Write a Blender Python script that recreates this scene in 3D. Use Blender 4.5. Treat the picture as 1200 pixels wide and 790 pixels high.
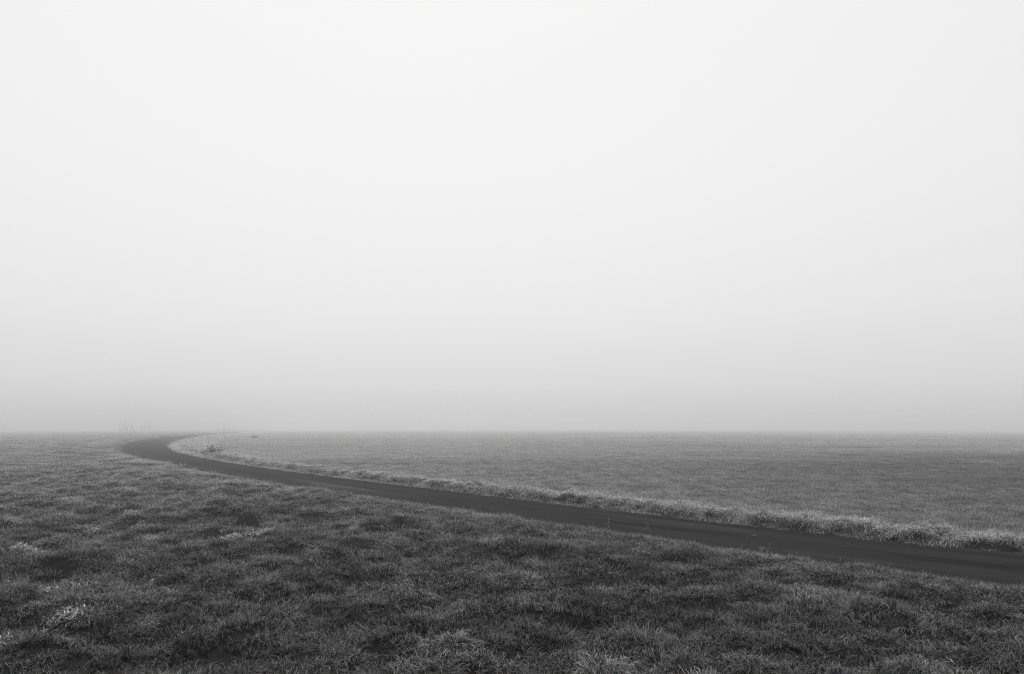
import bpy, math, random
import numpy as np

# ---------------------------------------------------------------- camera, sky, sun, exposure
sc = bpy.context.scene
for o in list(bpy.data.objects):
    bpy.data.objects.remove(o)
C = sc.collection

CAM_H = 1.9
F_PX = 850.0                      # focal length for a 1200 px wide frame
TILT = math.atan(101 / F_PX)
cam = bpy.data.cameras.new('camera')
cam.sensor_width = 36.0
cam.lens = 36.0 * F_PX / 1200.0
cam.clip_start = 0.05
cam.clip_end = 6000
co = bpy.data.objects.new('camera', cam)
C.objects.link(co)
co.location = (0, 0, CAM_H)
co.rotation_euler = (math.pi / 2 + TILT, 0, 0)
sc.camera = co

SUN_EL = math.radians(50)
SUN_AZ = math.radians(-9)         # left of straight ahead (+Y)
sun_dir = (math.sin(SUN_AZ) * math.cos(SUN_EL), math.cos(SUN_AZ) * math.cos(SUN_EL), math.sin(SUN_EL))

world = bpy.data.worlds.new('World')
sc.world = world
world.use_nodes = True
nt = world.node_tree
nt.nodes.clear()
N = nt.nodes.new
Lk = nt.links.new
out = N('ShaderNodeOutputWorld')
bg = N('ShaderNodeBackground')
bg.inputs['Strength'].default_value = 0.1
sky = N('ShaderNodeTexSky')
sky.sky_type = 'NISHITA'
sky.sun_disc = False
sky.sun_elevation = SUN_EL
sky.sun_rotation = SUN_AZ
sky.dust_density = 6.0
bw = N('ShaderNodeRGBToBW')        # the photograph is black and white
Lk(sky.outputs['Color'], bw.inputs['Color'])
tc = N('ShaderNodeTexCoord')
sep = N('ShaderNodeSeparateXYZ')
Lk(tc.outputs['Generated'], sep.inputs['Vector'])
ramp = N('ShaderNodeValToRGB')     # fog bank: dimmer towards the horizon, bright overhead
Lk(sep.outputs['Z'], ramp.inputs['Fac'])
cr = ramp.color_ramp
cr.interpolation = 'B_SPLINE'
stops = [(0.0, 0.66), (0.05, 0.77), (0.15, 0.875), (0.33, 0.92), (0.52, 0.89), (1.0, 0.95)]
cr.elements[0].position, cr.elements[1].position = stops[0][0], stops[-1][0]
for p, v in stops[1:-1]:
    cr.elements.new(p)
for e, (p, v) in zip(cr.elements, stops):
    e.color = (v, v, v, 1)
mul = N('ShaderNodeMath'); mul.operation = 'MULTIPLY'
Lk(ramp.outputs['Color'], mul.inputs[0]); mul.inputs[1].default_value = 9.05
thin = N('ShaderNodeMath'); thin.operation = 'MULTIPLY_ADD'   # a little of the sky shows through the cloud
Lk(bw.outputs['Val'], thin.inputs[0]); thin.inputs[1].default_value = 0.001
Lk(mul.outputs[0], thin.inputs[2])
dot = N('ShaderNodeVectorMath'); dot.operation = 'DOT_PRODUCT'   # broad glow of the veiled sun
Lk(tc.outputs['Generated'], dot.inputs[0]); dot.inputs[1].default_value = sun_dir
glow = N('ShaderNodeMapRange'); glow.interpolation_type = 'SMOOTHSTEP'
glow.inputs['From Min'].default_value = 0.5; glow.inputs['From Max'].default_value = 1.0
glow.inputs['To Min'].default_value = 0.0; glow.inputs['To Max'].default_value = 0.85
Lk(dot.outputs['Value'], glow.inputs['Value'])
sumn = N('ShaderNodeMath'); sumn.operation = 'ADD'
Lk(thin.outputs[0], sumn.inputs[0]); Lk(glow.outputs[0], sumn.inputs[1])
Lk(sumn.outputs[0], bg.inputs['Color'])
Lk(bg.outputs['Background'], out.inputs['Surface'])

sl = bpy.data.lights.new('sun', 'SUN')
sl.energy = 1.5
sl.angle = math.radians(12)
so = bpy.data.objects.new('sun', sl)
C.objects.link(so)
from mathutils import Vector
so.rotation_euler = Vector(sun_dir).to_track_quat('Z', 'Y').to_euler()
so.location = (-40, 40, 60)

vs = sc.view_settings
vs.view_transform = 'Standard'
vs.look = 'None'
vs.exposure = 0.0
vs.gamma = 1.0
vs.use_curve_mapping = False
sc.render.engine = 'CYCLES'
sc.cycles.max_bounces = 8
sc.cycles.diffuse_bounces = 3
sc.cycles.glossy_bounces = 2
sc.cycles.transmission_bounces = 3
sc.cycles.volume_bounces = 4
sc.cycles.use_denoising = True
sc.cycles.sample_clamp_indirect = 1.5
sc.cycles.filter_width = 1.15
sc.cycles.use_adaptive_sampling = False
try:
    sc.cycles.denoising_prefilter = 'NONE'
except Exception:
    pass

rng = np.random.default_rng(7)
random.seed(7)

# ---------------------------------------------------------------- helpers
def unproject(u, v, z=0.0):
    """point of the photograph (1200 px frame) -> point of the land at height z"""
    a = (u - 600) / F_PX
    w = -(v - 395) / F_PX
    y = math.cos(TILT) - math.sin(TILT) * w
    q = math.sin(TILT) + math.cos(TILT) * w
    k = (z - CAM_H) / q
    return a * k, y * k

_perm = rng.permutation(512)
_perm = np.concatenate([_perm, _perm])
_grad = rng.uniform(0, 2 * np.pi, 512)
_gx, _gy = np.cos(_grad), np.sin(_grad)

def noise(x, y):
    x = np.asarray(x, float); y = np.asarray(y, float)
    xi = np.floor(x).astype(int); yi = np.floor(y).astype(int)
    xf = x - xi; yf = y - yi
    def g(ix, iy, dx, dy):
        h = _perm[(_perm[ix & 511] + iy) & 511]
        return _gx[h] * dx + _gy[h] * dy
    u = xf * xf * xf * (xf * (xf * 6 - 15) + 10)
    v = yf * yf * yf * (yf * (yf * 6 - 15) + 10)
    a = g(xi, yi, xf, yf); b = g(xi + 1, yi, xf - 1, yf)
    c = g(xi, yi + 1, xf, yf - 1); d = g(xi + 1, yi + 1, xf - 1, yf - 1)
    return (a + (b - a) * u + (c - a) * v + (a - b - c + d) * u * v) * 1.5

def sstep(a, b, x):
    t = np.clip((x - a) / (b - a), 0, 1)
    return t * t * (3 - 2 * t)

# ---------------------------------------------------------------- layout: road edges x(y), verge width
_L = [(5.72, 8.4), (5.2, 9.05), (4.55, 9.75), (3.95, 10.4), (3.1, 11.35), (2.3, 12.2), (1.45, 13.1), (0.9, 13.7), (-0.1, 14.75), (-1.25, 15.95), (-2.5, 17.4),
      (-4.0, 19.1), (-6.55, 22.1), (-9.2, 25.2), (-11.2, 27.7), (-15.65, 33.6), (-19.85, 39.4), (-29.1, 54.3), (-32.9, 61.7),
      (-37.95, 73.2), (-42.0, 84.1), (-47.6, 102.8), (-52.9, 123.7), (-59.6, 152.5), (-66.0, 180.5)]
_R = [(7.45, 10.7), (6.55, 11.5), (5.85, 12.2), (5.2, 12.8), (4.4, 13.7), (3.85, 14.2), (2.9, 15.2), (2.1, 16.0), (1.15, 17.2),
      (-0.15, 18.6), (-1.7, 20.5), (-3.65, 22.7), (-5.3, 24.7), (-8.4, 28.5), (-11.7, 32.5), (-16.8, 39.7), (-23.0, 49.9),
      (-28.2, 60.2), (-31.8, 68.5), (-36.0, 79.3), (-42.4, 99.5), (-50.7, 129.2), (-61.1, 167.3)]
FALL, FALL0 = 0.0065, 70.0           # beyond 70 m the land falls away very gently
def base_z(r):
    q = np.asarray(r, float) - FALL0
    return -FALL * 12 * np.logaddexp(0, q / 12)
def make_edge(P):
    P = np.array(P); P = P[np.argsort(P[:, 1])]
    rr = np.hypot(P[:, 0], P[:, 1])
    for _ in range(40):                # carry the far points on to the falling land
        k = (CAM_H - base_z(rr)) / CAM_H * np.hypot(P[:, 0], P[:, 1]) / rr
        rr = rr * (0.5 + 0.5 * k)
    P = P * (rr / np.hypot(P[:, 0], P[:, 1]))[:, None]
    t = np.log(P[:, 1])
    c = np.polyfit(t, P[:, 0], 6)
    y0, y1 = P[0, 1], P[-1, 1]
    ys = np.exp(np.linspace(math.log(y0), math.log(y1), 160))
    xs = np.polyval(c, np.log(ys))
    s0 = (xs[8] - xs[0]) / (ys[8] - ys[0]); s1 = (xs[-1] - xs[-6]) / (ys[-1] - ys[-6])
    ya = np.linspace(-60, y0 - 0.5, 60)
    yb = np.linspace(y1 + 4, 1400, 160)
    x_a = xs[0] + s0 * (ya - y0)
    x_b = xs[-1] + s1 * (yb - y1)
    return np.concatenate([ya, ys, yb]), np.concatenate([x_a, xs, x_b])
_ly, _lx = make_edge(_L)
_ry, _rx = make_edge(_R)
def x_left(y): return np.interp(y, _ly, _lx)
def x_right(y):
    return np.maximum(np.interp(y, _ry, _rx), x_left(y) + 2.6)
def road_cos(y):
    s = (np.interp(y + 1, _ly, _lx) - np.interp(y - 1, _ly, _lx)) / 2
    return 1 / np.sqrt(1 + s * s)
def d_left(x, y):  return (x_left(y) - x) * road_cos(y)     # metres outside the near edge
def d_right(x, y): return (x - x_right(y)) * road_cos(y)    # metres outside the far edge
def verge_w(y):
    w = np.interp(y, [0, 26, 34, 43, 57, 70, 90, 190, 400], [1.1, 1.15, 1.3, 1.7, 3.1, 4.6, 5.2, 6.0, 6.0])
    return w + 0.18 * noise(y * 0.9, 3.3 + 0 * y) + 0.08 * noise(y * 3.1, 8.3 + 0 * y)

# hollows under the tussocks of the meadow, pressed into the land (x, y, rx, ry, depth, angle)
HOLLOWS = []
def hollow(u, v, wpx, hpx, depth, ang=0.0):
    x, y = unproject(u, v, 0.1)
    dist = math.hypot(x, y)
    depth *= 0.75
    HOLLOWS.append((x, y, wpx / F_PX * dist / 2, max(0.18, hpx / F_PX * dist * dist / CAM_H / 2), depth, ang))
for a in [(228, 633, 34, 7, .12), (85, 630, 60, 8, .12), (60, 683, 90, 10, .13),
          (110, 682, 70, 9, .12), (168, 574, 26, 5, .12), (30, 603, 40, 6, .10), (150, 611, 40, 5, .09),
          (380, 612, 26, 6, .11), (470, 655, 40, 8, .10), (515, 660, 30, 9, .12), (480, 625, 34, 5, .09), (620, 637, 36, 6, .09),
          (700, 735, 110, 9, .10), (580, 783, 60, 9, .12), (650, 760, 70, 9, .1), (820, 612 + 32, 30, 6, .1), (270, 770, 60, 12, .12), (1000, 686, 50, 5, .1),
          (925, 740, 60, 10, .09), (1180, 735, 60, 8, .10), (840, 742, 40, 8, .1), (400, 660, 40, 7, .1)]:
    hollow(*a)
HOLLOWS.append((*unproject(1128, 712, 0.1), 0.95, 0.20, 0.17, 0.72))        # the trodden rut by the road
HOLLOWS.append((*unproject(650, 705, 0.1), 0.9, 0.16, 0.07, -0.5))

def height(x, y):
    x = np.asarray(x, float); y = np.asarray(y, float)
    r = np.hypot(x, y)
    m = 0.015 * r * 0.8 + 0.03            # keeps the land under the road where the sheet is coarse
    dl = d_left(x, y); dr = d_right(x, y)
    far = sstep(220, 40, r)
    # meadow
    lump = noise(x * 1.15 + 3, y * 0.95) * 0.13 + noise(x * 2.6, y * 2.2 + 9) * 0.11 + noise(x * 0.28, y * 0.28) * 0.09
    meadow = 0.05 + (0.04 + lump * (0.35 + 0.65 * sstep(0.3, 2.0, dl))) * far + 0.07 * sstep(0, 4, dl)
    for hx, hy, rx, ry, dep, an in HOLLOWS:
        ca, sa = math.cos(an), math.sin(an)
        ux = (x - hx) * ca + (y - hy) * sa; uy = -(x - hx) * sa + (y - hy) * ca
        q = (ux / rx) ** 2 + (uy / ry) ** 2
        near = q < 9
        if np.any(near):
            meadow = meadow - np.where(near, dep * np.exp(-q * 0.9), 0)
            q2 = (ux / rx) ** 2 + ((uy - ry * 1.5) / (ry * 1.0)) ** 2
            meadow = meadow + np.where(q2 < 9, 0.5 * dep * np.exp(-q2), 0)
    # bank along the far side, then the sown field
    w = verge_w(y)
    t = np.clip(dr / w, 0, 1.6)
    bank = 0.15 * sstep(0.0, 0.35, t) * (1 - 0.72 * sstep(0.55, 1.15, t))
    bank = bank + (0.05 * noise(x * 1.5 + 40, y * 1.5) + 0.11 * noise(x * 3.2, y * 3.2 + 70)) * sstep(0.1, 0.5, dr) * sstep(1.3, 0.8, t)
    field = 0.03 + noise(x * 0.05, y * 0.05 + 5) * 0.10 * sstep(12, 60, r) + noise(x * 0.7, y * 0.7) * 0.03 * far + noise(x * 1.9 + 20, y * 1.9) * 0.045 * far + noise(x * 4.1 + 20, y * 3.9) * 0.02 * far
    right = bank + field * sstep(0.7, 1.3, t)
    z = np.where(dl > m, meadow * sstep(0, 0.25, dl - m), np.where(dr > m, right * sstep(0, 0.15, dr - m), 0))
    inside = (dl <= m) & (dr <= m)
    return np.where(inside, -0.05, z) + base_z(r)

# ---------------------------------------------------------------- materials
def mat(name):
    m = bpy.data.materials.new(name); m.use_nodes = True
    m.node_tree.nodes.clear()
    return m, m.node_tree.nodes.new, m.node_tree.links.new

def grass_mat(name, base, tip, spread, translucent=0.22, frosted=True):
    m, n, l = mat(name)
    o = n('ShaderNodeOutputMaterial')
    at = n('ShaderNodeAttribute'); at.attribute_name = 'tip'
    an = n('ShaderNodeAttribute'); an.attribute_name = 'tone'
    af = n('ShaderNodeAttribute'); af.attribute_name = 'frost_haze'; af.attribute_type = 'INSTANCER'  # clump brightness: frost, plus haze painted in by distance
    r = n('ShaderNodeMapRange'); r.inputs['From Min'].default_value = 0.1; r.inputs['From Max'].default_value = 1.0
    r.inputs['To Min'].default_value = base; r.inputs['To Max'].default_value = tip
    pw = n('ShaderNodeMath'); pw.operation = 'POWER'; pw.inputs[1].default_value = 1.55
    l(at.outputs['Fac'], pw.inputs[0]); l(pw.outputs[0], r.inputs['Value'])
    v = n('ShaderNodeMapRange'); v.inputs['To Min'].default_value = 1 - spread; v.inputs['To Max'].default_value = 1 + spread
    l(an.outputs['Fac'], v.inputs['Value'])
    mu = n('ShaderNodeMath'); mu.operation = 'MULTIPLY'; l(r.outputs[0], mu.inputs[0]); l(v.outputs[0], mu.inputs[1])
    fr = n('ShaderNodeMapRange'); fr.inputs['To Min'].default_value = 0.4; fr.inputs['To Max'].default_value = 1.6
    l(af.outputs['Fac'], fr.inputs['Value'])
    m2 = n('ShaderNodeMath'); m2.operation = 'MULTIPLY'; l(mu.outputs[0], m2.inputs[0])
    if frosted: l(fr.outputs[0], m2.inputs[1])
    else: m2.inputs[1].default_value = 1.0
    d = n('ShaderNodeBsdfDiffuse'); l(m2.outputs[0], d.inputs['Color'])
    tr = n('ShaderNodeBsdfTranslucent'); l(m2.outputs[0], tr.inputs['Color'])
    mx = n('ShaderNodeMixShader'); mx.inputs[0].default_value = translucent
    l(d.outputs[0], mx.inputs[1]); l(tr.outputs[0], mx.inputs[2]); l(mx.outputs[0], o.inputs['Surface'])
    return m

def noisy_mat(name, lo, hi, scale, rough=0.95, bump=0.4, detail=6):
    m, n, l = mat(name)
    o = n('ShaderNodeOutputMaterial'); p = n('ShaderNodeBsdfPrincipled')
    tcn = n('ShaderNodeTexCoord'); nz = n('ShaderNodeTexNoise')
    nz.inputs['Scale'].default_value = scale; nz.inputs['Detail'].default_value = detail
    l(tcn.outputs['Object'], nz.inputs['Vector'])
    r = n('ShaderNodeMapRange'); r.inputs['From Min'].default_value = 0.3; r.inputs['From Max'].default_value = 0.7
    r.inputs['To Min'].default_value = lo; r.inputs['To Max'].default_value = hi
    l(nz.outputs[0], r.inputs['Value']); l(r.outputs[0], p.inputs['Base Color'])
    p.inputs['Roughness'].default_value = rough
    p.inputs['Specular IOR Level'].default_value = 0.15
    b = n('ShaderNodeBump'); b.inputs['Strength'].default_value = bump; b.inputs['Distance'].default_value = 0.02
    l(nz.outputs[0], b.inputs['Height']); l(b.outputs[0], p.inputs['Normal'])
    l(p.outputs[0], o.inputs['Surface'])
    return m

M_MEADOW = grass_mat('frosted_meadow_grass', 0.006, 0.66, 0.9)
M_MEADOW_FAR = grass_mat('hazed_meadow_grass', 0.055, 0.55, 0.7)  # far copy, paled in colour to stand for haze
M_CROP_FAR = grass_mat('hazed_crop', 0.14, 0.58, 0.5)  # far crop, likewise with haze put into the colour
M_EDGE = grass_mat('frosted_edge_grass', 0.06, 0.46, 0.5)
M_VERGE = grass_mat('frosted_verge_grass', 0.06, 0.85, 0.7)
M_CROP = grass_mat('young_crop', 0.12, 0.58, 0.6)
M_PALE = grass_mat('bleached_leaf', 0.44, 0.70, 0.3, 0.2, False)
M_DRY = noisy_mat('dry_stalk', 0.16, 0.30, 40)
M_BARK = noisy_mat('dark_bark', 0.03, 0.06, 12)
M_BRAMBLE = noisy_mat('dark_bramble', 0.03, 0.11, 30)
M_LEAF = noisy_mat('dead_leaf', 0.04, 0.16, 60)
M_HOLLOW = noisy_mat('shaded_hollow', 0.012, 0.035, 22, bump=0.8)  # near-black colour standing for the shade inside a hollow

# ground: thatch and soil between the blades, paler with distance, haze put into the colour
def ground_mat():
    m, n, l = mat('thatch_and_soil')
    o = n('ShaderNodeOutputMaterial'); p = n('ShaderNodeBsdfPrincipled')
    tcn = n('ShaderNodeTexCoord')
    n1 = n('ShaderNodeTexNoise'); n1.inputs['Scale'].default_value = 9; n1.inputs['Detail'].default_value = 8
    n2 = n('ShaderNodeTexNoise'); n2.inputs['Scale'].default_value = 0.5; n2.inputs['Detail'].default_value = 5
    l(tcn.outputs['Object'], n1.inputs['Vector']); l(tcn.outputs['Object'], n2.inputs['Vector'])
    at = n('ShaderNodeAttribute'); at.attribute_name = 'cover'
    r = n('ShaderNodeMapRange'); r.inputs['From Min'].default_value = 0.3; r.inputs['From Max'].default_value = 0.7
    r.inputs['To Min'].default_value = 0.6; r.inputs['To Max'].default_value = 1.5
    l(n1.outputs[0], r.inputs['Value'])
    r2 = n('ShaderNodeMapRange'); r2.inputs['From Min'].default_value = 0.3; r2.inputs['From Max'].default_value = 0.7
    r2.inputs['To Min'].default_value = 0.8; r2.inputs['To Max'].default_value = 1.2
    l(n2.outputs[0], r2.inputs['Value'])
    mu = n('ShaderNodeMath'); mu.operation = 'MULTIPLY'; l(r.outputs[0], mu.inputs[0]); l(at.outputs['Fac'], mu.inputs[1])
    m2 = n('ShaderNodeMath'); m2.operation = 'MULTIPLY'; l(mu.outputs[0], m2.inputs[0]); l(r2.outputs[0], m2.inputs[1])
    l(m2.outputs[0], p.inputs['Base Color'])
    p.inputs['Roughness'].default_value = 1.0; p.inputs['Specular IOR Level'].default_value = 0.0
    b = n('ShaderNodeBump'); b.inputs['Strength'].default_value = 0.7; b.inputs['Distance'].default_value = 0.03
    l(n1.outputs[0], b.inputs['Height']); l(b.outputs[0], p.inputs['Normal'])
    l(p.outputs[0], o.inputs['Surface'])
    return m

def road_mat(smear):
    m, n, l = mat('worn_asphalt')
    o = n('ShaderNodeOutputMaterial'); p = n('ShaderNodeBsdfPrincipled')
    tcn = n('ShaderNodeTexCoord')
    ac = n('ShaderNodeAttribute'); ac.attribute_name = 'across'      # 0 near edge .. 1 far edge
    al = n('ShaderNodeAttribute'); al.attribute_name = 'along'
    cmb = n('ShaderNodeCombineXYZ')
    def math_(op, a, b=None, c=None):
        k = n('ShaderNodeMath'); k.operation = op
        for i, v in enumerate((a, b, c)):
            if v is None: continue
            if isinstance(v, (int, float)): k.inputs[i].default_value = v
            else: l(v, k.inputs[i])
        return k.outputs[0]
    l(math_('MULTIPLY', ac.outputs['Fac'], 9.0), cmb.inputs[0]); l(math_('MULTIPLY', al.outputs['Fac'], 0.22), cmb.inputs[1])
    st = n('ShaderNodeTexNoise'); st.inputs['Scale'].default_value = 1.0; st.inputs['Detail'].default_value = 5
    l(cmb.outputs[0], st.inputs['Vector'])
    gr = n('ShaderNodeTexNoise'); gr.inputs['Scale'].default_value = 70; gr.inputs['Detail'].default_value = 4
    l(tcn.outputs['Object'], gr.inputs['Vector'])
    bl = n('ShaderNodeTexNoise'); bl.inputs['Scale'].default_value = 0.9; bl.inputs['Detail'].default_value = 6
    l(tcn.outputs['Object'], bl.inputs['Vector'])
    base = math_('MULTIPLY_ADD', math_('POWER', st.outputs[0], 2.0), 0.055, 0.002)
    base = math_('MULTIPLY', base, math_('MULTIPLY_ADD', gr.outputs[0], 1.0, 0.5))
    base = math_('MULTIPLY', base, math_('MULTIPLY_ADD', bl.outputs[0], 0.8, 0.6))
    for c_, w_ in ((0.29, 420.0), (0.72, 420.0)):      # lighter worn wheel paths
        q_ = math_('SUBTRACT', math_('MULTIPLY_ADD', bl.outputs[0], 0.05, ac.outputs['Fac']), c_ + 0.025)
        g_ = math_('POWER', 2.718, math_('MULTIPLY', math_('MULTIPLY', q_, q_), -w_ * 0.4))
        base = math_('ADD', base, math_('MULTIPLY', math_('MULTIPLY', g_, gr.outputs[0]), 0.016))
    # frost dust blown on to the near margin
    ed = n('ShaderNodeMapRange'); ed.interpolation_type = 'SMOOTHSTEP'
    ed.inputs['From Min'].default_value = 0.20; ed.inputs['From Max'].default_value = 0.02
    l(math_('MULTIPLY_ADD', bl.outputs[0], 0.16, math_('SUBTRACT', ac.outputs['Fac'], 0.08)), ed.inputs['Value'])
    base = math_('ADD', base, math_('MULTIPLY', math_('MULTIPLY', ed.outputs[0], gr.outputs[0]), 0.06))
    ws = n('ShaderNodeTexVoronoi'); ws.inputs['Scale'].default_value = 28; l(tcn.outputs['Object'], ws.inputs['Vector'])
    base = math_('ADD', base, math_('MULTIPLY', math_('LESS_THAN', ws.outputs['Distance'], 0.12), math_('MULTIPLY', bl.outputs[0], 0.03)))
    # one long pale smear on the surface
    sm = math_('SUBTRACT', al.outputs['Fac'], smear)
    smx = math_('MULTIPLY', math_('MULTIPLY', sm, sm), 0.14)
    sa = math_('SUBTRACT', ac.outputs['Fac'], 0.42)
    say = math_('MULTIPLY', math_('MULTIPLY', sa, sa), 260.0)
    blob = math_('POWER', 2.718, math_('MULTIPLY', math_('ADD', smx, say), -1.0))
    base = math_('ADD', base, math_('MULTIPLY', blob, 0.05))
    l(base, p.inputs['Base Color'])
    p.inputs['Roughness'].default_value = 0.95; p.inputs['Specular IOR Level'].default_value = 0.02
    b = n('ShaderNodeBump'); b.inputs['Strength'].default_value = 0.5; b.inputs['Distance'].default_value = 0.006
    l(gr.outputs[0], b.inputs['Height']); l(b.outputs[0], p.inputs['Normal'])
    l(p.outputs[0], o.inputs['Surface'])
    return m

# ---------------------------------------------------------------- mesh helpers
def mesh_obj(name, verts, faces, material, parent=None, attrs=None, smooth=True, loc=None, link=True):
    me = bpy.data.meshes.new(name)
    me.from_pydata([tuple(v) for v in verts] if not isinstance(verts, list) else verts, [], faces)
    for k, a in (attrs or {}).items():
        t = me.attributes.new(k, 'FLOAT', 'POINT')
        t.data.foreach_set('value', np.asarray(a, np.float32))
    me.materials.append(material)
    if smooth:
        me.polygons.foreach_set('use_smooth', [True] * len(me.polygons))
    me.update()
    o = bpy.data.objects.new(name, me)
    if link: C.objects.link(o)
    if parent: o.parent = parent
    if loc is not None: o.location = loc
    return o

def tag(o, label=None, cat=None, group=None, kind=None):
    if label: o['label'] = label
    if cat: o['category'] = cat
    if group: o['group'] = group
    if kind: o['kind'] = kind
    return o

class MB:
    def __init__(s): s.v = []; s.f = []; s.tip = []; s.tone = []
    def tube(s, pts, radii, sides=5):
        base = len(s.v); n = len(pts)
        for i, p in enumerate(pts):
            a = Vector(pts[max(0, i - 1)]); b = Vector(pts[min(n - 1, i + 1)])
            d = (b - a).normalized()
            ref = Vector((0, 0, 1)) if abs(d.z) < 0.9 else Vector((1, 0, 0))
            e1 = d.cross(ref).normalized(); e2 = d.cross(e1)
            for k in range(sides):
                t = 2 * math.pi * k / sides
                q = Vector(p) + (e1 * math.cos(t) + e2 * math.sin(t)) * radii[i]
                s.v.append(tuple(q)); s.tip.append(i / (n - 1)); s.tone.append(0.5)
        for i in range(n - 1):
            for k in range(sides):
                a = base + i * sides + k; b = base + i * sides + (k + 1) % sides
                s.f.append((a, b, b + sides, a + sides))
        s.f.append(tuple(base + k for k in reversed(range(sides))))
        s.f.append(tuple(base + (n - 1) * sides + k for k in range(sides)))
    def blade(s, p, az, length, width, lean, curl, seg=4, twist=0.0, tone=0.5, shape=0):
        """a ribbon that leaves p, leaning 'lean' from upright and bending over by 'curl'"""
        base = len(s.v)
        x, y, z = p
        ang = lean
        step = length / seg
        for i in range(seg + 1):
            t = i / seg
            w = width * ((1 - t ** 1.6) if not shape else math.sin(math.pi * min(0.98, 0.12 + 0.85 * t)) ** 0.7) * 0.5
            a2 = az + twist * t
            sx, sy = -math.sin(a2) * w, math.cos(a2) * w
            if i == seg and not shape:
                s.v.append((x, y, z)); s.tip.append(1.0); s.tone.append(tone)
            else:
                s.v.append((x - sx, y - sy, z)); s.v.append((x + sx, y + sy, z))
                s.tip += [t, t]; s.tone += [tone, tone]
            x += math.cos(az) * math.sin(ang) * step
            y += math.sin(az) * math.sin(ang) * step
            z += math.cos(ang) * step
            ang += curl / seg * (0.5 + t)
        for i in range(seg):
            a = base + 2 * i
            if i == seg - 1 and not shape: s.f.append((a, a + 1, a + 2))
            else: s.f.append((a, a + 1, a + 3, a + 2))
    def build(s, name, material, parent=None, loc=None, smooth=True, link=True, grass=False):
        at = {'tip': s.tip, 'tone': s.tone} if grass else None
        return mesh_obj(name, s.v, s.f, material, parent, at, smooth, loc, link)

# ---------------------------------------------------------------- ground sheet
ang_in = np.radians(np.arange(-46, 46.001, 0.23))
ang_out = np.radians(np.arange(46 + 2.0, 360 - 46, 2.0))
ang = np.concatenate([ang_in, ang_out])
rad = np.exp(np.concatenate([np.arange(math.log(0.8), math.log(4), 0.03), np.arange(math.log(4), math.log(45), 0.0085), np.arange(math.log(45), math.log(1550), 0.014)]))
A, Rr = np.meshgrid(ang, rad)
gx, gy = Rr * np.sin(A), Rr * np.cos(A)
gz = height(gx.ravel(), gy.ravel()) - 0.03 * sstep(0.0, 0.3, np.maximum(d_left(gx.ravel(), gy.ravel()), d_right(gx.ravel(), gy.ravel())))   # roots stand in the thatch
na, nr = len(ang), len(rad)
V = np.c_[gx.ravel(), gy.ravel(), gz]
V = np.vstack([V, [[0, 0, 0.05]]])
i = np.arange(nr - 1)[:, None] * na; j = np.arange(na)[None, :]
j2 = (j + 1) % na
Q = np.stack([i + j, i + j2, i + na + j2, i + na + j], -1).reshape(-1, 4)[:, ::-1]
center = len(V) - 1
tri = [(center, (k + 1) % na, k) for k in range(na)]
me = bpy.data.meshes.new('ground')
nv, nq, ntr = len(V), len(Q), len(tri)
me.vertices.add(nv); me.vertices.foreach_set('co', V.astype(np.float32).ravel())
loops = np.concatenate([Q.ravel(), np.array(tri).ravel()]).astype(np.int32)
me.loops.add(len(loops)); me.loops.foreach_set('vertex_index', loops)
starts = np.concatenate([np.arange(nq) * 4, nq * 4 + np.arange(ntr) * 3]).astype(np.int32)
me.polygons.add(nq + ntr); me.polygons.foreach_set('loop_start', starts)
me.polygons.foreach_set('use_smooth', np.ones(nq + ntr, bool))
# what lies between the blades: bare soil under the crop, thatch in the meadow
is_field = (d_right(V[:, 0], V[:, 1]) > verge_w(V[:, 1]))
cov = np.where(is_field, 0.08 + 0.18 * sstep(20, 80, np.hypot(V[:, 0], V[:, 1])), 0.025 + 0.22 * sstep(20, 80, np.hypot(V[:, 0], V[:, 1])))  # distance term pales the far ground, painted haze
ca_ = me.attributes.new('cover', 'FLOAT', 'POINT'); ca_.data.foreach_set('value', cov.astype(np.float32))
me.materials.append(ground_mat())
me.update(calc_edges=True); me.validate()
ground = bpy.data.objects.new('ground', me); C.objects.link(ground)
tag(ground, 'flat open farmland running out into the fog', 'ground', kind='structure')

# ---------------------------------------------------------------- road: a ribbon with a little thickness
ys = np.concatenate([np.linspace(-40, 6, 60), np.exp(np.linspace(math.log(6.2), math.log(900), 700))])
cols = [0.0, 0.0, 0.04, 0.2, 0.35, 0.5, 0.65, 0.8, 0.96, 1.0, 1.0]
rv, acr, alo = [], [], []
xl, xr = x_left(ys), x_right(ys)
along = np.concatenate([[0], np.cumsum(np.hypot(np.diff((xl + xr) / 2), np.diff(ys)))])
along -= np.interp(6.0, ys, along)
wob_l = 0.05 * noise(along * 1.3, along * 0 + 2.2) + 0.03 * noise(along * 4, along * 0 + 5)
wob_r = 0.05 * noise(along * 1.1, along * 0 + 22.2) + 0.03 * noise(along * 4.2, along * 0 + 15)
ext = 0.08 + 0.012 * np.hypot((xl + xr) / 2, ys) * 0.5
for k in range(len(ys)):
    a = xl[k] - 0.06 + wob_l[k] - ext[k]; b = xr[k] + 0.06 + wob_r[k] + ext[k] * 0.5
    for q, t in enumerate(cols):
        z = 0.012 + 0.02 * (1 - (2 * t - 1) ** 2)
        if q in (0, len(cols) - 1): z = -0.12
        xx = a + (b - a) * t
        rv.append((xx, ys[k], z + float(base_z(math.hypot(xx, ys[k]))))); acr.append(t); alo.append(along[k])
nc = len(cols)
rf = [(k * nc + q, k * nc + q + 1, (k + 1) * nc + q + 1, (k + 1) * nc + q) for k in range(len(ys) - 1) for q in range(nc - 1)]
road = mesh_obj('road', rv, rf, road_mat(float(np.interp(unproject(412, 570)[1], ys, along))), attrs={'across': acr, 'along': alo})
tag(road, 'narrow dark asphalt lane curving away into the fog', 'road', kind='structure')

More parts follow.
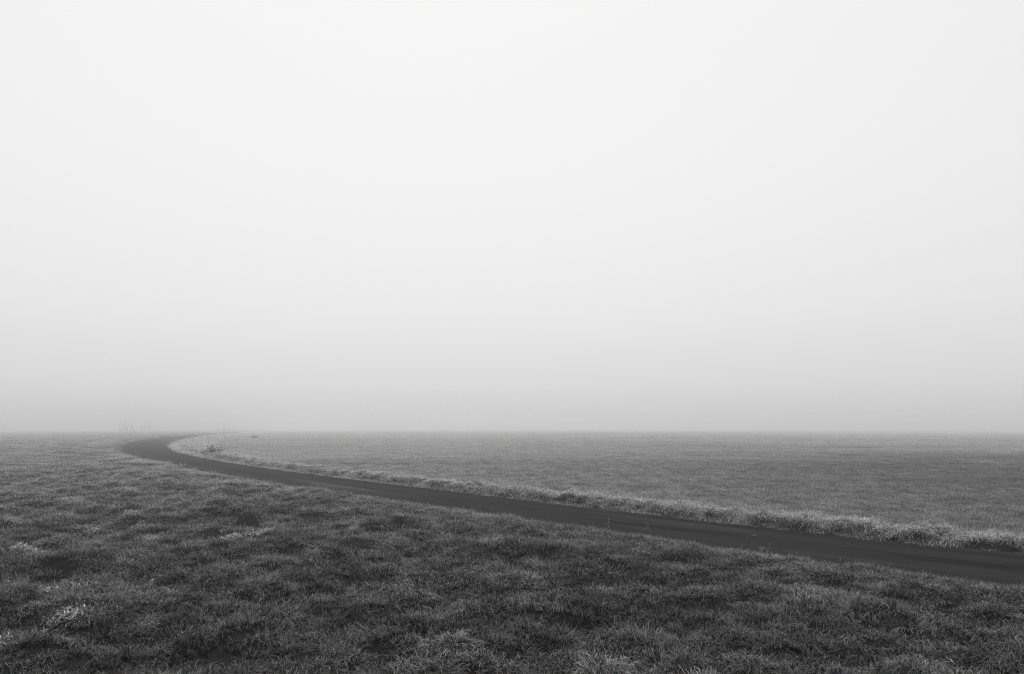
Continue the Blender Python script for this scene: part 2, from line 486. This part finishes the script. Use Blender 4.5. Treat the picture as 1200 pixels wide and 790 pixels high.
# ---------------------------------------------------------------- grass: clumps spread over the land
def clump(n, radius, lmin, lmax, width, lean, curl, seg=4, mat_=None, wild=0.5, az0=None):
    mb = MB()
    for _ in range(n):
        r = radius * math.sqrt(random.random()); t = random.uniform(0, 2 * math.pi)
        az = random.uniform(0, 2 * math.pi) if az0 is None else random.gauss(az0, 0.7)
        ln = random.uniform(lmin, lmax) * (1.0 if random.random() > 0.06 else 1.35)
        mb.blade((r * math.cos(t), r * math.sin(t), -0.02), az, ln, width * random.uniform(0.6, 1.25), abs(random.gauss(lean, 0.25)),
                 random.gauss(curl, wild), seg, random.gauss(0, 0.7), min(1, max(0, random.gauss(0.5, 0.28))))
    return mb.build('clump', mat_, grass=True, link=False)

def collection_of(name, makers):
    c = bpy.data.collections.new(name)
    for m_ in makers: c.objects.link(m_)
    return c

def scatter(name, coll, P, rot, scl, frost_haze, n_var, label, cat):
    me = bpy.data.meshes.new(name)
    me.vertices.add(len(P)); me.vertices.foreach_set('co', P.astype(np.float32).ravel())
    a = me.attributes.new('rot', 'FLOAT_VECTOR', 'POINT'); a.data.foreach_set('vector', rot.astype(np.float32).ravel())
    a = me.attributes.new('scl', 'FLOAT_VECTOR', 'POINT'); a.data.foreach_set('vector', scl.astype(np.float32).ravel())
    a = me.attributes.new('frost_haze', 'FLOAT', 'POINT'); a.data.foreach_set('value', frost_haze.astype(np.float32))
    a = me.attributes.new('pick', 'INT', 'POINT'); a.data.foreach_set('value', rng.integers(0, n_var, len(P)).astype(np.int32))
    o = bpy.data.objects.new(name, me); C.objects.link(o)
    g = bpy.data.node_groups.new(name, 'GeometryNodeTree')
    g.interface.new_socket('Geometry', in_out='INPUT', socket_type='NodeSocketGeometry')
    g.interface.new_socket('Geometry', in_out='OUTPUT', socket_type='NodeSocketGeometry')
    gi, go = g.nodes.new('NodeGroupInput'), g.nodes.new('NodeGroupOutput')
    ip = g.nodes.new('GeometryNodeInstanceOnPoints')
    ci = g.nodes.new('GeometryNodeCollectionInfo')
    ci.inputs['Collection'].default_value = coll
    ci.inputs['Separate Children'].default_value = True
    ci.inputs['Reset Children'].default_value = True
    def attr(nm, ty):
        k = g.nodes.new('GeometryNodeInputNamedAttribute'); k.data_type = ty; k.inputs['Name'].default_value = nm
        return k.outputs[0]
    e2r = g.nodes.new('FunctionNodeEulerToRotation')
    g.links.new(attr('rot', 'FLOAT_VECTOR'), e2r.inputs[0])
    g.links.new(gi.outputs[0], ip.inputs['Points'])
    g.links.new(ci.outputs[0], ip.inputs['Instance'])
    ip.inputs['Pick Instance'].default_value = True
    g.links.new(attr('pick', 'INT'), ip.inputs['Instance Index'])
    g.links.new(e2r.outputs[0], ip.inputs['Rotation'])
    g.links.new(attr('scl', 'FLOAT_VECTOR'), ip.inputs['Scale'])
    g.links.new(ip.outputs[0], go.inputs[0])
    md = o.modifiers.new('scatter', 'NODES'); md.node_group = g
    tag(o, label, cat, kind='stuff')
    return o

HALF = math.radians(45)
def band(r0, r1, per_m2):
    n = int((r1 * r1 - r0 * r0) * HALF * per_m2)
    r = np.sqrt(rng.uniform(r0 * r0, r1 * r1, n)); t = rng.uniform(-HALF, HALF, n)
    return r * np.sin(t), r * np.cos(t)

def frost_haze_at(x, y):
    f = 0.13 + 0.69 * sstep(5, 30, np.hypot(x, y)) + 0.14 * noise(x * 0.45 + 7, y * 0.45) + 0.3 * noise(x * 2.3, y * 2.3 + 31) + 0.22 * rng.normal(0, 1, np.shape(x))  # random frost; the distance term paints haze into the grass colour
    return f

def spread(bands, keep, scale_fn, tilt, frost_haze_fn, sink=0.0):
    """bands: (r0, r1, per m2, scale lo, hi)"""
    P, S, Rt, Fr = [], [], [], []
    for r0, r1, d, s0, s1 in bands:
        x, y = band(r0, r1, d)
        k = keep(x, y); x, y = x[k], y[k]
        n = len(x)
        z = height(x, y) - sink
        s = rng.uniform(s0, s1, n)
        sh, sv = scale_fn(x, y)
        P.append(np.c_[x, y, z]); S.append(np.c_[s * sh, s * sh, s * sv])
        Rt.append(np.c_[rng.normal(0, tilt, n), rng.normal(0, tilt, n), rng.uniform(0, 2 * np.pi, n)])
        Fr.append(np.clip(frost_haze_fn(x, y), 0, 1))
    return np.vstack(P), np.vstack(Rt), np.vstack(S), np.concatenate(Fr)

# places kept open for the things that stand in the meadow
SPOTS = [(60, 556, 26), (135, 558, 14), (15, 572, 16), (50, 573, 30), (130, 579, 18), (150, 580, 24), (187, 577, 12), (14, 613, 26),
                (106, 616, 24), (152, 613, 14), (176, 635, 16), (30, 645, 34), (12, 694, 22), (55, 692, 16), (176, 682, 10), (198, 680, 12),
                (438, 611, 18), (416, 615, 12), (522, 634, 24), (535, 670, 14), (478, 682, 22), (697, 640, 8), (4, 752, 14)]
OPEN = [(*unproject(287, 619, 0.1), 0.30), (*unproject(250, 626, 0.1), 0.24)]
for u, v, w in SPOTS + [(75, 733, 44), (272, 633, 34), (304, 627, 34), (732, 778, 26)]:
    px_, py_ = unproject(u, v, 0.1)
    OPEN.append((px_, py_, w / F_PX * math.hypot(px_, py_) * 0.30))
def open_spot(x, y):
    k = np.zeros(len(x), bool)
    for ox, oy, orad in OPEN: k |= np.hypot(x - ox, y - oy) < orad
    return k

# -- rough meadow
mead = collection_of('meadow_clumps',
    [clump(56, 0.10, 0.05, 0.12, 0.0054, 0.55, 2.3, 5, M_MEADOW, 0.9) for _ in range(6)] +
    [clump(50, 0.11, 0.07, 0.14, 0.0056, 0.8, 2.6, 6, M_MEADOW, 0.9, 0.0) for _ in range(5)] +
    [clump(56, 0.10, 0.045, 0.09, 0.0050, 0.4, 1.5, 4, M_MEADOW, 0.7) for _ in range(4)])
ones = lambda x, y: (np.ones(len(x)), np.clip(0.92 + 0.25 * noise(x * 0.8 + 50, y * 0.8) + 0.35 * noise(x * 2.9 + 5, y * 2.9), 0.7, 1.5))
P1 = spread([(2.5, 9, 185, .75, 1.2), (9, 18, 145, .8, 1.3), (18, 44, 85, 1.0, 1.5)],
            lambda x, y: (d_left(x, y) > 0.10) & ~open_spot(x, y) & (rng.random(len(x)) > sstep(27, 44, np.hypot(x, y))), ones, 0.18, frost_haze_at)
def tussock(n, radius, lmin, lmax, width, mat_):
    mb = MB()
    for _ in range(n):
        r_ = radius * math.sqrt(random.random()) * 0.8; t = random.uniform(0, 2 * math.pi)
        out_ = r_ / radius
        mb.blade((r_ * math.cos(t), r_ * math.sin(t), -0.03), t + random.gauss(0, 0.6), random.uniform(lmin, lmax), width * random.uniform(0.6, 1.2),
                 0.15 + 0.8 * out_ + random.gauss(0, 0.2), random.gauss(2.2, 0.8), 5, random.gauss(0, 0.6), min(1, max(0, random.gauss(0.5, 0.28))))
    return mb.build('clump', mat_, grass=True, link=False)
tuss = collection_of('tussocks', [tussock(210, 0.17, 0.09, 0.17, 0.0056, M_MEADOW) for _ in range(6)])
Pt = spread([(2.5, 16, 5, .6, 1.1), (16, 34, 4.5, .7, 1.3), (34, 60, 1.6, .9, 1.6)],
            lambda x, y: (d_left(x, y) > 0.55) & ~open_spot(x, y) & (noise(x * 0.9 + 12, y * 0.9) > -0.25),
            lambda x, y: (1.2, 1.1 + 0.4 * noise(x, y)), 0.1, lambda x, y: frost_haze_at(x, y) + 0.16)
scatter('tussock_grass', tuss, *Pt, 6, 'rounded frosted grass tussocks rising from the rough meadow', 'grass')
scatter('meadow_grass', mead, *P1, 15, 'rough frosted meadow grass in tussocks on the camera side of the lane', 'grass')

def patch(n, radius, lmin, lmax, width, mat_, curl=1.4):
    return clump(n, radius, lmin, lmax, width, 0.5, curl, 3, mat_)
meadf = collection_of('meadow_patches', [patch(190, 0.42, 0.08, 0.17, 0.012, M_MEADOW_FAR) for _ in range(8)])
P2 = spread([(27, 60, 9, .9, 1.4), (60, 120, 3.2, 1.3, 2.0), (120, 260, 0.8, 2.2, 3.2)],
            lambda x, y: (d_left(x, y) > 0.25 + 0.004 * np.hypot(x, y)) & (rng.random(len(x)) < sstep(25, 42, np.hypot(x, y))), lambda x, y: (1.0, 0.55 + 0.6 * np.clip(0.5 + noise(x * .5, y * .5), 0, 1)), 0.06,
            lambda x, y: frost_haze_at(x, y) + 0.25)
scatter('distant_meadow_grass', meadf, *P2, 8, 'frosted, haze-paled grass of the meadow fading towards the horizon', 'grass')

# -- short bright fringe along the near edge of the lane
edge = collection_of('edge_clumps', [clump(44, 0.09, 0.04, 0.09, 0.0045, 0.25, 0.9, 3, M_EDGE) for _ in range(6)])
P3 = spread([(6, 16, 150, .8, 1.2), (16, 34, 110, .9, 1.3), (34, 70, 40, 1.2, 1.6)],
            lambda x, y: (d_left(x, y) > -0.05 + 0.14 * noise(x * 2.6, y * 2.6) + 0.06 * noise(x * 7, y * 7)) & (d_left(x, y) < 0.38 + 0.15 * noise(x, y)),
            lambda x, y: (1.0, 1.0), 0.15, lambda x, y: 0.8 + 0.4 * noise(x, y + 4))
scatter('lane_edge_grass', edge, *P3, 6, 'short pale grass fringe along the meadow side of the lane', 'grass')

# -- long lying grass on the bank beyond the lane
ver = collection_of('verge_clumps',
    [clump(54, 0.13, 0.11, 0.24, 0.006, 0.8, 2.4, 5, M_VERGE, 0.8, 0.0) for _ in range(6)] +
    [clump(54, 0.12, 0.08, 0.18, 0.0055, 0.5, 2.0, 5, M_VERGE, 0.7) for _ in range(5)])
def verge_keep(x, y):
    d = d_right(x, y); w = verge_w(y)
    return (d > 0.03 + 0.06 * noise(x * 1.7, y * 1.7)) & (d < w * 0.98 + 0.1 * noise(x * 2 + 9, y * 2))
vs_fn = lambda x, y: (np.ones(len(x)), 0.85 + 0.55 * noise(x * 1.3 + 11, y * 1.3))
P4 = spread([(8, 20, 110, .75, 1.25), (20, 40, 75, .8, 1.35), (40, 75, 28, 1.2, 1.9), (75, 170, 5, 1.8, 2.6)],
            verge_keep, vs_fn, 0.22, lambda x, y: frost_haze_at(x + 90, y) + 0.34 + 0.4 * sstep(20, 50, np.hypot(x, y)) - 0.4 * (1 - sstep(0.1, 0.5, d_right(x, y))))  # foot of the bank darkened in colour, standing for its shaded underside
tusv = collection_of('verge_tussocks', [tussock(170, 0.18, 0.15, 0.28, 0.007, M_VERGE) for _ in range(5)])
Pv = spread([(8, 40, 3.6, .6, 1.15), (40, 110, 1.4, .8, 1.5)], lambda x, y: verge_keep(x, y) & (d_right(x, y) > 0.25) & (d_right(x, y) < 0.92 * verge_w(y)),
            lambda x, y: (1.1, 0.72 + 0.2 * noise(x * 2, y * 2)), 0.15, lambda x, y: frost_haze_at(x + 90, y) + 0.4)
scatter('verge_tussock_grass', tusv, *Pv, 5, 'frosted tussocks heaped along the bank beyond the lane', 'grass')
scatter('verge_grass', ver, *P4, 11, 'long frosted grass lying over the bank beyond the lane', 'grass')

# -- young crop on the field
crop = collection_of('crop_clumps', [clump(42, 0.15, 0.04, 0.10, 0.006, 0.5, 1.3, 3, M_CROP) for _ in range(6)])
TRACKS = [(33.0, 0.02), (34.8, 0.02), (57.0, 0.02), (58.8, 0.02), (81.0, 0.02), (82.8, 0.02), (116, .02), (118, .02)]
def crop_frost_haze(x, y):
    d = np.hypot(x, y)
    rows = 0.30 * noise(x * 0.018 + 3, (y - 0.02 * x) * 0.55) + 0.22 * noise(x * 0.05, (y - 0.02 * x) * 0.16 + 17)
    return frost_haze_at(x + 33, y * 1.5) * 0.8 + 0.34 - 0.045 * np.clip(x, -6, 20) * (1 - 0.85 * sstep(22, 75, d)) + rows * sstep(15, 40, d)  # right side darkened in colour to imitate lens falloff
def crop_keep(x, y):
    k = d_right(x, y) > verge_w(y) - 0.05 + 0.12 * noise(x * 1.5 + 4, y * 1.5)
    for yt, sl_ in TRACKS:
        k &= np.abs(y - yt - sl_ * x - 0.25 * noise(x * 0.08, yt)) > 0.3 + 0.003 * yt
    return k & (noise(x * 0.9 + 60, y * 1.4) + 0.6 * rng.random(len(x)) > -0.35) & (noise(x * 2.1 + 60, y * 2.6) + 0.35 * rng.random(len(x)) > -0.22)
P5 = spread([(9, 20, 60, .8, 1.3), (20, 40, 32, .9, 1.5)], crop_keep, lambda x, y: (1.0, 1.0), 0.12, lambda x, y: crop_frost_haze(x, y))
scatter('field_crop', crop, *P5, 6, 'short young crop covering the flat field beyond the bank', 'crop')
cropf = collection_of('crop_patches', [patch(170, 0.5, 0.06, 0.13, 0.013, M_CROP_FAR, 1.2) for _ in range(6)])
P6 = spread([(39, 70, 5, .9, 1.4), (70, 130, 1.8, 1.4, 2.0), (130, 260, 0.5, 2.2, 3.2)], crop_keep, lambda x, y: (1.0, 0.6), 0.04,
            lambda x, y: crop_frost_haze(x, y))
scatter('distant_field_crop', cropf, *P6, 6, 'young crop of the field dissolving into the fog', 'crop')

# ---------------------------------------------------------------- small things in the grass
def ground_at(u, v, zoff=0.1):
    x, y = unproject(u, v, zoff)
    for _ in range(3):
        z = float(height(np.array([x]), np.array([y]))[0])
        x, y = unproject(u, v, z + 0.06)
    return x, y, float(height(np.array([x]), np.array([y]))[0])

M_STRAW = grass_mat('pale_straw', 0.18, 0.42, 0.5, 0.2, False)
def pale_clump(u, v, wpx, label, boost=1.0, lift=0.0, mat_=M_PALE):
    x, y, z = ground_at(u, v)
    wid = wpx / F_PX * math.hypot(x, y)
    n = int((40 + 230 * wid) * boost)
    root = bpy.data.objects.new('pale_leaf_clump', None); C.objects.link(root); root.location = (x, y, z)
    root.empty_display_size = 0.1
    n1 = MB()
    for _ in range(n):
        px = random.gauss(0, wid * 0.24); py = random.gauss(0, 0.05 + wid * 0.06)
        hz = float(height(np.array([x + px]), np.array([y + py]))[0]) - z
        n1.blade((px, py, hz + lift + random.uniform(0.03, 0.09)), random.uniform(0, 2 * math.pi), random.uniform(0.022, 0.06), random.uniform(0.007, 0.013),
                 random.uniform(0.95, 1.6), random.uniform(0.0, 0.9), 4, random.gauss(0, 0.8), random.random(), 1)
    for _ in range(n // 5):
        px = random.gauss(0, wid * 0.3); py = random.gauss(0, 0.1)
        hz = float(height(np.array([x + px]), np.array([y + py]))[0]) - z
        n1.blade((px, py, hz + 0.04), random.uniform(0, 2 * math.pi), random.uniform(0.06, 0.11), 0.005, random.uniform(0.6, 1.3), random.uniform(0.5, 2),
                 5, random.gauss(0, 0.5), random.random())
    n1.build('leaves', mat_, root, grass=True)['kind'] = 'stuff'
    tag(root, label, 'dead leaves', 'bleached leaf clumps in the meadow')

GEN = 'small patch of bleached dead leaves lying in the rough meadow'
for u, v, w in SPOTS:
    near = v > 660
    pale_clump(u, v, w * (0.75 if near else 1), GEN, 0.45 if near else 1.2, 0.0 if near else 0.03, M_STRAW if u > 400 else M_PALE)
pale_clump(75, 733, 32, 'densest whitish mat of bleached leaves, alone in the dark tall grass', 0.7)
pale_clump(272, 633, 34, 'broad white withered leaves just below the dark hollow mound', 1.8, 0.05)
pale_clump(304, 627, 34, 'loose white leaves beside the end of the dark hollow mound', 1.5, 0.05)
pale_clump(732, 778, 26, 'pale withered tuft on the lip of a deep grass hollow', 1, 0, M_STRAW)
pale_clump(1095, 782, 60, 'thin scattering of pale straw pressed flat in the long grass', 0.7, 0, M_STRAW)

def mound(u, v, wid, hgt, label):  # dark mound added in place of a shaded hollow under a tussock
    x, y, z = ground_at(u, v)
    n_r, n_a = 12, 28
    vv, ff = [(0, 0, 0)], []
    for a in range(1, n_r + 1):
        t = a / n_r
        for b in range(n_a):
            th = 2 * math.pi * b / n_a
            k = 1 + 0.22 * math.sin(2 * th + u) + 0.12 * math.sin(5 * th + v)
            px, py = t * wid / 2 * k * math.cos(th) * 1.3, t * wid / 2 * k * math.sin(th) * 0.7
            hh = hgt * (1 - t ** 3.5) * (1 + 0.35 * px / wid)
            lump = 0.06 * float(noise(np.array([px * 11 + u]), np.array([py * 16]))[0]) + 0.02 * float(noise(np.array([px * 40 + u]), np.array([py * 40]))[0])
            gz_ = float(height(np.array([x + px]), np.array([y + py]))[0]) - z
            vv.append((px, py, max(gz_ - 0.03, gz_ - 0.03 + hh + lump * (1 if t < 0.95 else 0))))
    vv[0] = (0, 0, sum(p[2] for p in vv[1:n_a + 1]) / n_a + 0.005)
    for b in range(n_a): ff.append((0, 1 + b, 1 + (b + 1) % n_a))
    for a in range(n_r - 1):
        for b in range(n_a):
            p = 1 + a * n_a + b; q = 1 + a * n_a + (b + 1) % n_a
            ff.append((p, p + n_a, q + n_a, q))
    o = mesh_obj('hollow_mound', vv, ff, M_HOLLOW, loc=(x, y, z))
    tag(o, label, 'shade_mound', 'mounds standing for dark hollows in the meadow')
mound(288, 617, 0.40, 0.26, 'larger black mound standing for a shaded hollow above the white withered leaves')
mound(250, 626, 0.30, 0.21, 'smaller rounded dark mound standing for a shaded hollow next to the larger one')

# dry weeds on the near edge of the lane
def weed(name, u, v, stems, label, heads=()):
    x, y, z = ground_at(u, v)
    root = bpy.data.objects.new(name, None); C.objects.link(root); root.location = (x, y, z)
    for pts in stems:
        mb = MB()
        n = len(pts)
        mb.tube([(p[0], p[1] if len(p) > 2 else 0.0, p[-1]) for p in pts], [0.0055 * (1 - 0.6 * q / (n - 1)) for q in range(n)], 5)
        mb.build('stem', M_DRY, root)
    for hx, hz, hs in heads:
        mb = MB()
        for _ in range(16):
            mb.blade((hx + random.gauss(0, hs * .25), random.gauss(0, hs * .25), hz + random.gauss(0, hs * .3)), random.uniform(0, 6.28),
                     hs * random.uniform(.5, 1), hs * 0.35, random.uniform(0, 1.5), 0.8, 3, 0, random.random(), 1)
        mb.build('seed_head', M_DRY, root)
    tag(root, label, 'weed', 'dry weeds beside the lane')
weed('dry_weed', 713, 619, [[(-.01, -.03), (-.005, .07), (0, .10), (.012, .17), (.010, .22)], [(.02, -.03), (.022, .05), (.018, .10)], [(-.01, .1), (-.02, .13), (-.024, .16)]],
     'thin upright forked dry weed against the dark lane', [(.011, .215, .03), (.012, .165, .025)])
weed('dry_weed', 767, 625, [[(0.0, -.03), (-.05, .08), (-.08, .13), (-.095, .145), (-.13, .15), (-.155, .145), (-.16, .11)], [(-.095, .145), (-.12, .17), (-.14, .21), (-.15, .24)]],
     'bent dry weed stalk arching over the edge of the lane', [(-.16, .13, .03), (-.14, .215, .03), (-.11, .15, .025)])
weed('dry_weed', 896, 648, [[(0, -.03), (.01, .06), (.04, .10), (.07, .15), (.085, .185)], [(-.01, -.03), (-.03, .06), (-.035, .11)]],
     'short dry weed with a fluffy head leaning over the lane', [(-.035, .115, .06), (.085, .18, .025)])

# two curled leaves on the asphalt
def road_leaf(u, v, size, turn, label):
    x, y = unproject(u, v, 0.035)
    vv, ff = [], []
    n = 9
    for a in range(n):
        t = a / (n - 1)
        w = math.sin(math.pi * (0.04 + 0.92 * t)) ** 0.8 * size * 0.36
        for b in range(5):
            s = b / 4 * 2 - 1
            vv.append(((t - .5) * size, s * w, 0.004 + abs(s) ** 2 * size * 0.36 * (0.6 + 0.4 * t) + 0.16 * size * (2 * t - 1) ** 2))
    for a in range(n - 1):
        for b in range(4):
            p = a * 5 + b; ff.append((p, p + 5, p + 6, p + 1))
    o = mesh_obj('dead_leaf', vv, ff, M_LEAF, loc=(x, y, 0.032)); o.rotation_euler = (0, 0, turn)
    so_ = o.modifiers.new('thick', 'SOLIDIFY'); so_.thickness = 0.002
    tag(o, label, 'leaf', 'dead leaves on the lane')
road_leaf(884, 629.5, 0.085, 0.3, 'larger curled dead leaf lying on the dark lane')
road_leaf(876, 631, 0.055, 1.4, 'smaller dark dead leaf lying beside the larger one on the lane')

# ---------------------------------------------------------------- dark brambles at the back of the bank
def bramble(u, v, wid, hgt, label, tail=0.0):
    x, y, z = ground_at(u, v)
    root = bpy.data.objects.new('bramble_bush', None); C.objects.link(root); root.location = (x, y, z)
    st, lv = MB(), MB()
    for k in range(55):
        bx = random.gauss(0, wid * 0.22); by = random.gauss(0, wid * 0.16)
        az = random.uniform(0, 6.28); ln = hgt * random.uniform(0.35, 1.3)
        pts = []; px, py, pz, an = bx, by, -0.05, random.uniform(0.0, 0.9)
        for q in range(6):
            pts.append((px, py, max(pz, -0.05)))
            px += math.cos(az) * math.sin(an) * ln / 5; py += math.sin(az) * math.sin(an) * ln / 5; pz += math.cos(an) * ln / 5
            an += 0.2
        st.tube(pts, [0.009, .008, .007, .005, .004, .003], 4)
        for q in range(2, 6):
            for _ in range(4):
                p = pts[q]
                lv.blade((p[0] + random.gauss(0, .08), p[1] + random.gauss(0, .08), p[2] + random.gauss(0, .06)), random.uniform(0, 6.28),
                         random.uniform(.05, .09), .045, random.uniform(.3, 1.8), .6, 3, 0, .5, 1)
    if tail:
        for k in range(60):
            lv.blade((random.uniform(0, tail), random.gauss(-.1, .12), random.uniform(0, .1)), random.uniform(0, 6.28), .09, .05, random.uniform(.5, 1.6), .5, 3, 0, .5, 1)
    st.build('stems', M_BRAMBLE, root); lv.build('leaves', M_BRAMBLE, root)
    tag(root, label, 'bush', 'brambles on the bank')
bramble(249, 530.5, 0.7, 0.5, 'larger dark bramble bush on the frosted bank inside the bend', 1.2)
bramble(298, 513, 0.7, 0.36, 'smaller dark bramble tuft on the bank farther into the fog')

# ---------------------------------------------------------------- bare trees and shrubs on the horizon
def bare_tree(u, dist, hgt, label, group, lean=0.0, name='bare_tree', cat='tree', multi=1):
    x = (u - 600) / F_PX * dist; y = dist
    z = float(height(np.array([x]), np.array([y]))[0])
    root = bpy.data.objects.new(name, None); C.objects.link(root); root.location = (x, y, z)
    tr, cr_ = MB(), MB()
    def limb(mb, p, d, ln, r, depth):
        pts = [tuple(p)]; rr = [r]
        q = Vector(p); dd = Vector(d)
        for s in range(5):
            dd = (dd + Vector((random.gauss(0, .10), random.gauss(0, .10), .05))).normalized()
            q = q + dd * ln / 5; pts.append(tuple(q)); rr.append(r * (1 - 0.15 * (s + 1)))
        mb.tube(pts, rr, 5 if depth > 1 else 3)
        if depth == 0: return
        for s in range(random.randint(4, 6)):
            k = random.randint(1, 5)
            a = random.uniform(0, 6.28); sp = random.uniform(.35, .75)
            nd = (dd * math.cos(sp) + Vector((math.cos(a), math.sin(a), .25)) * math.sin(sp)).normalized()
            limb(cr_, pts[k], nd, ln * random.uniform(.32, .6), rr[k] * .6, depth - 1)
    for q in range(multi):
        d0 = Vector((lean + (random.gauss(0, .3) if multi > 1 else 0), random.gauss(0, .2) if multi > 1 else 0, 1)).normalized()
        limb(tr, (random.gauss(0, .15) if multi > 1 else 0, 0, -.15), d0, hgt * .82, hgt * (.03 if multi == 1 else .022), 3 if multi == 1 else 2)
    tr.build('trunk', M_BARK, root); cr_.build('crown', M_BARK, root)
    tag(root, label, cat, group)
D = 300
TS = 1.5
WIDE = 'bare thin tree in the wider clump on the foggy horizon'
for u, h, ln in [(143, 2.7, -.05), (147.5, 3.2, .04), (151, 3.6, 0), (155.5, 3.0, .08), (160, 2.6, -.04)]:
    bare_tree(u, D + random.uniform(-6, 6), h * TS, WIDE, 'wide clump of trees on the horizon', ln)
for u, h, ln in [(169.5, 2.7, -.03), (173.5, 3.2, .02), (178, 2.9, .05)]:
    bare_tree(u, D + random.uniform(-6, 6), h * TS, 'bare thin tree in the narrow clump on the foggy horizon', 'narrow clump of trees on the horizon', ln)
for u, h in [(145, 1.2), (153, 1.3), (160, 1.1)]:
    bare_tree(u, D - 4, h * TS, 'low leafless shrub at the foot of the wider tree clump', 'shrubs under the trees', 0, 'bare_shrub', 'shrub', 9)
for u, h in [(257, 1.0), (264, 1.5), (271, 1.2), (277, .8)]:
    bare_tree(u, D + 15, h * TS, 'low leafless shrub in the thin row beside the vanishing lane', 'shrub row by the lane', 0, 'bare_shrub', 'shrub', 9)

# ---------------------------------------------------------------- fog
m, n, l = mat('fog')
o_ = n('ShaderNodeOutputMaterial'); pv = n('ShaderNodeVolumePrincipled')
pv.inputs['Color'].default_value = (0.995, 0.995, 0.995, 1)
pv.inputs['Density'].default_value = 0.0057
pv.inputs['Anisotropy'].default_value = 0.87
l(pv.outputs[0], o_.inputs['Volume'])
X, z0, z1 = 1600, -11.0, 4.6
bv = [(-X, -X, z0), (X, -X, z0), (X, X, z0), (-X, X, z0), (-X, -X, z1), (X, -X, z1), (X, X, z1), (-X, X, z1)]
bf = [(0, 3, 2, 1), (4, 5, 6, 7), (0, 1, 5, 4), (1, 2, 6, 5), (2, 3, 7, 6), (3, 0, 4, 7)]
hz_ = mesh_obj('haze', bv, bf, m, smooth=False)
tag(hz_, 'pale even fog lying over the whole land', 'fog', kind='stuff')
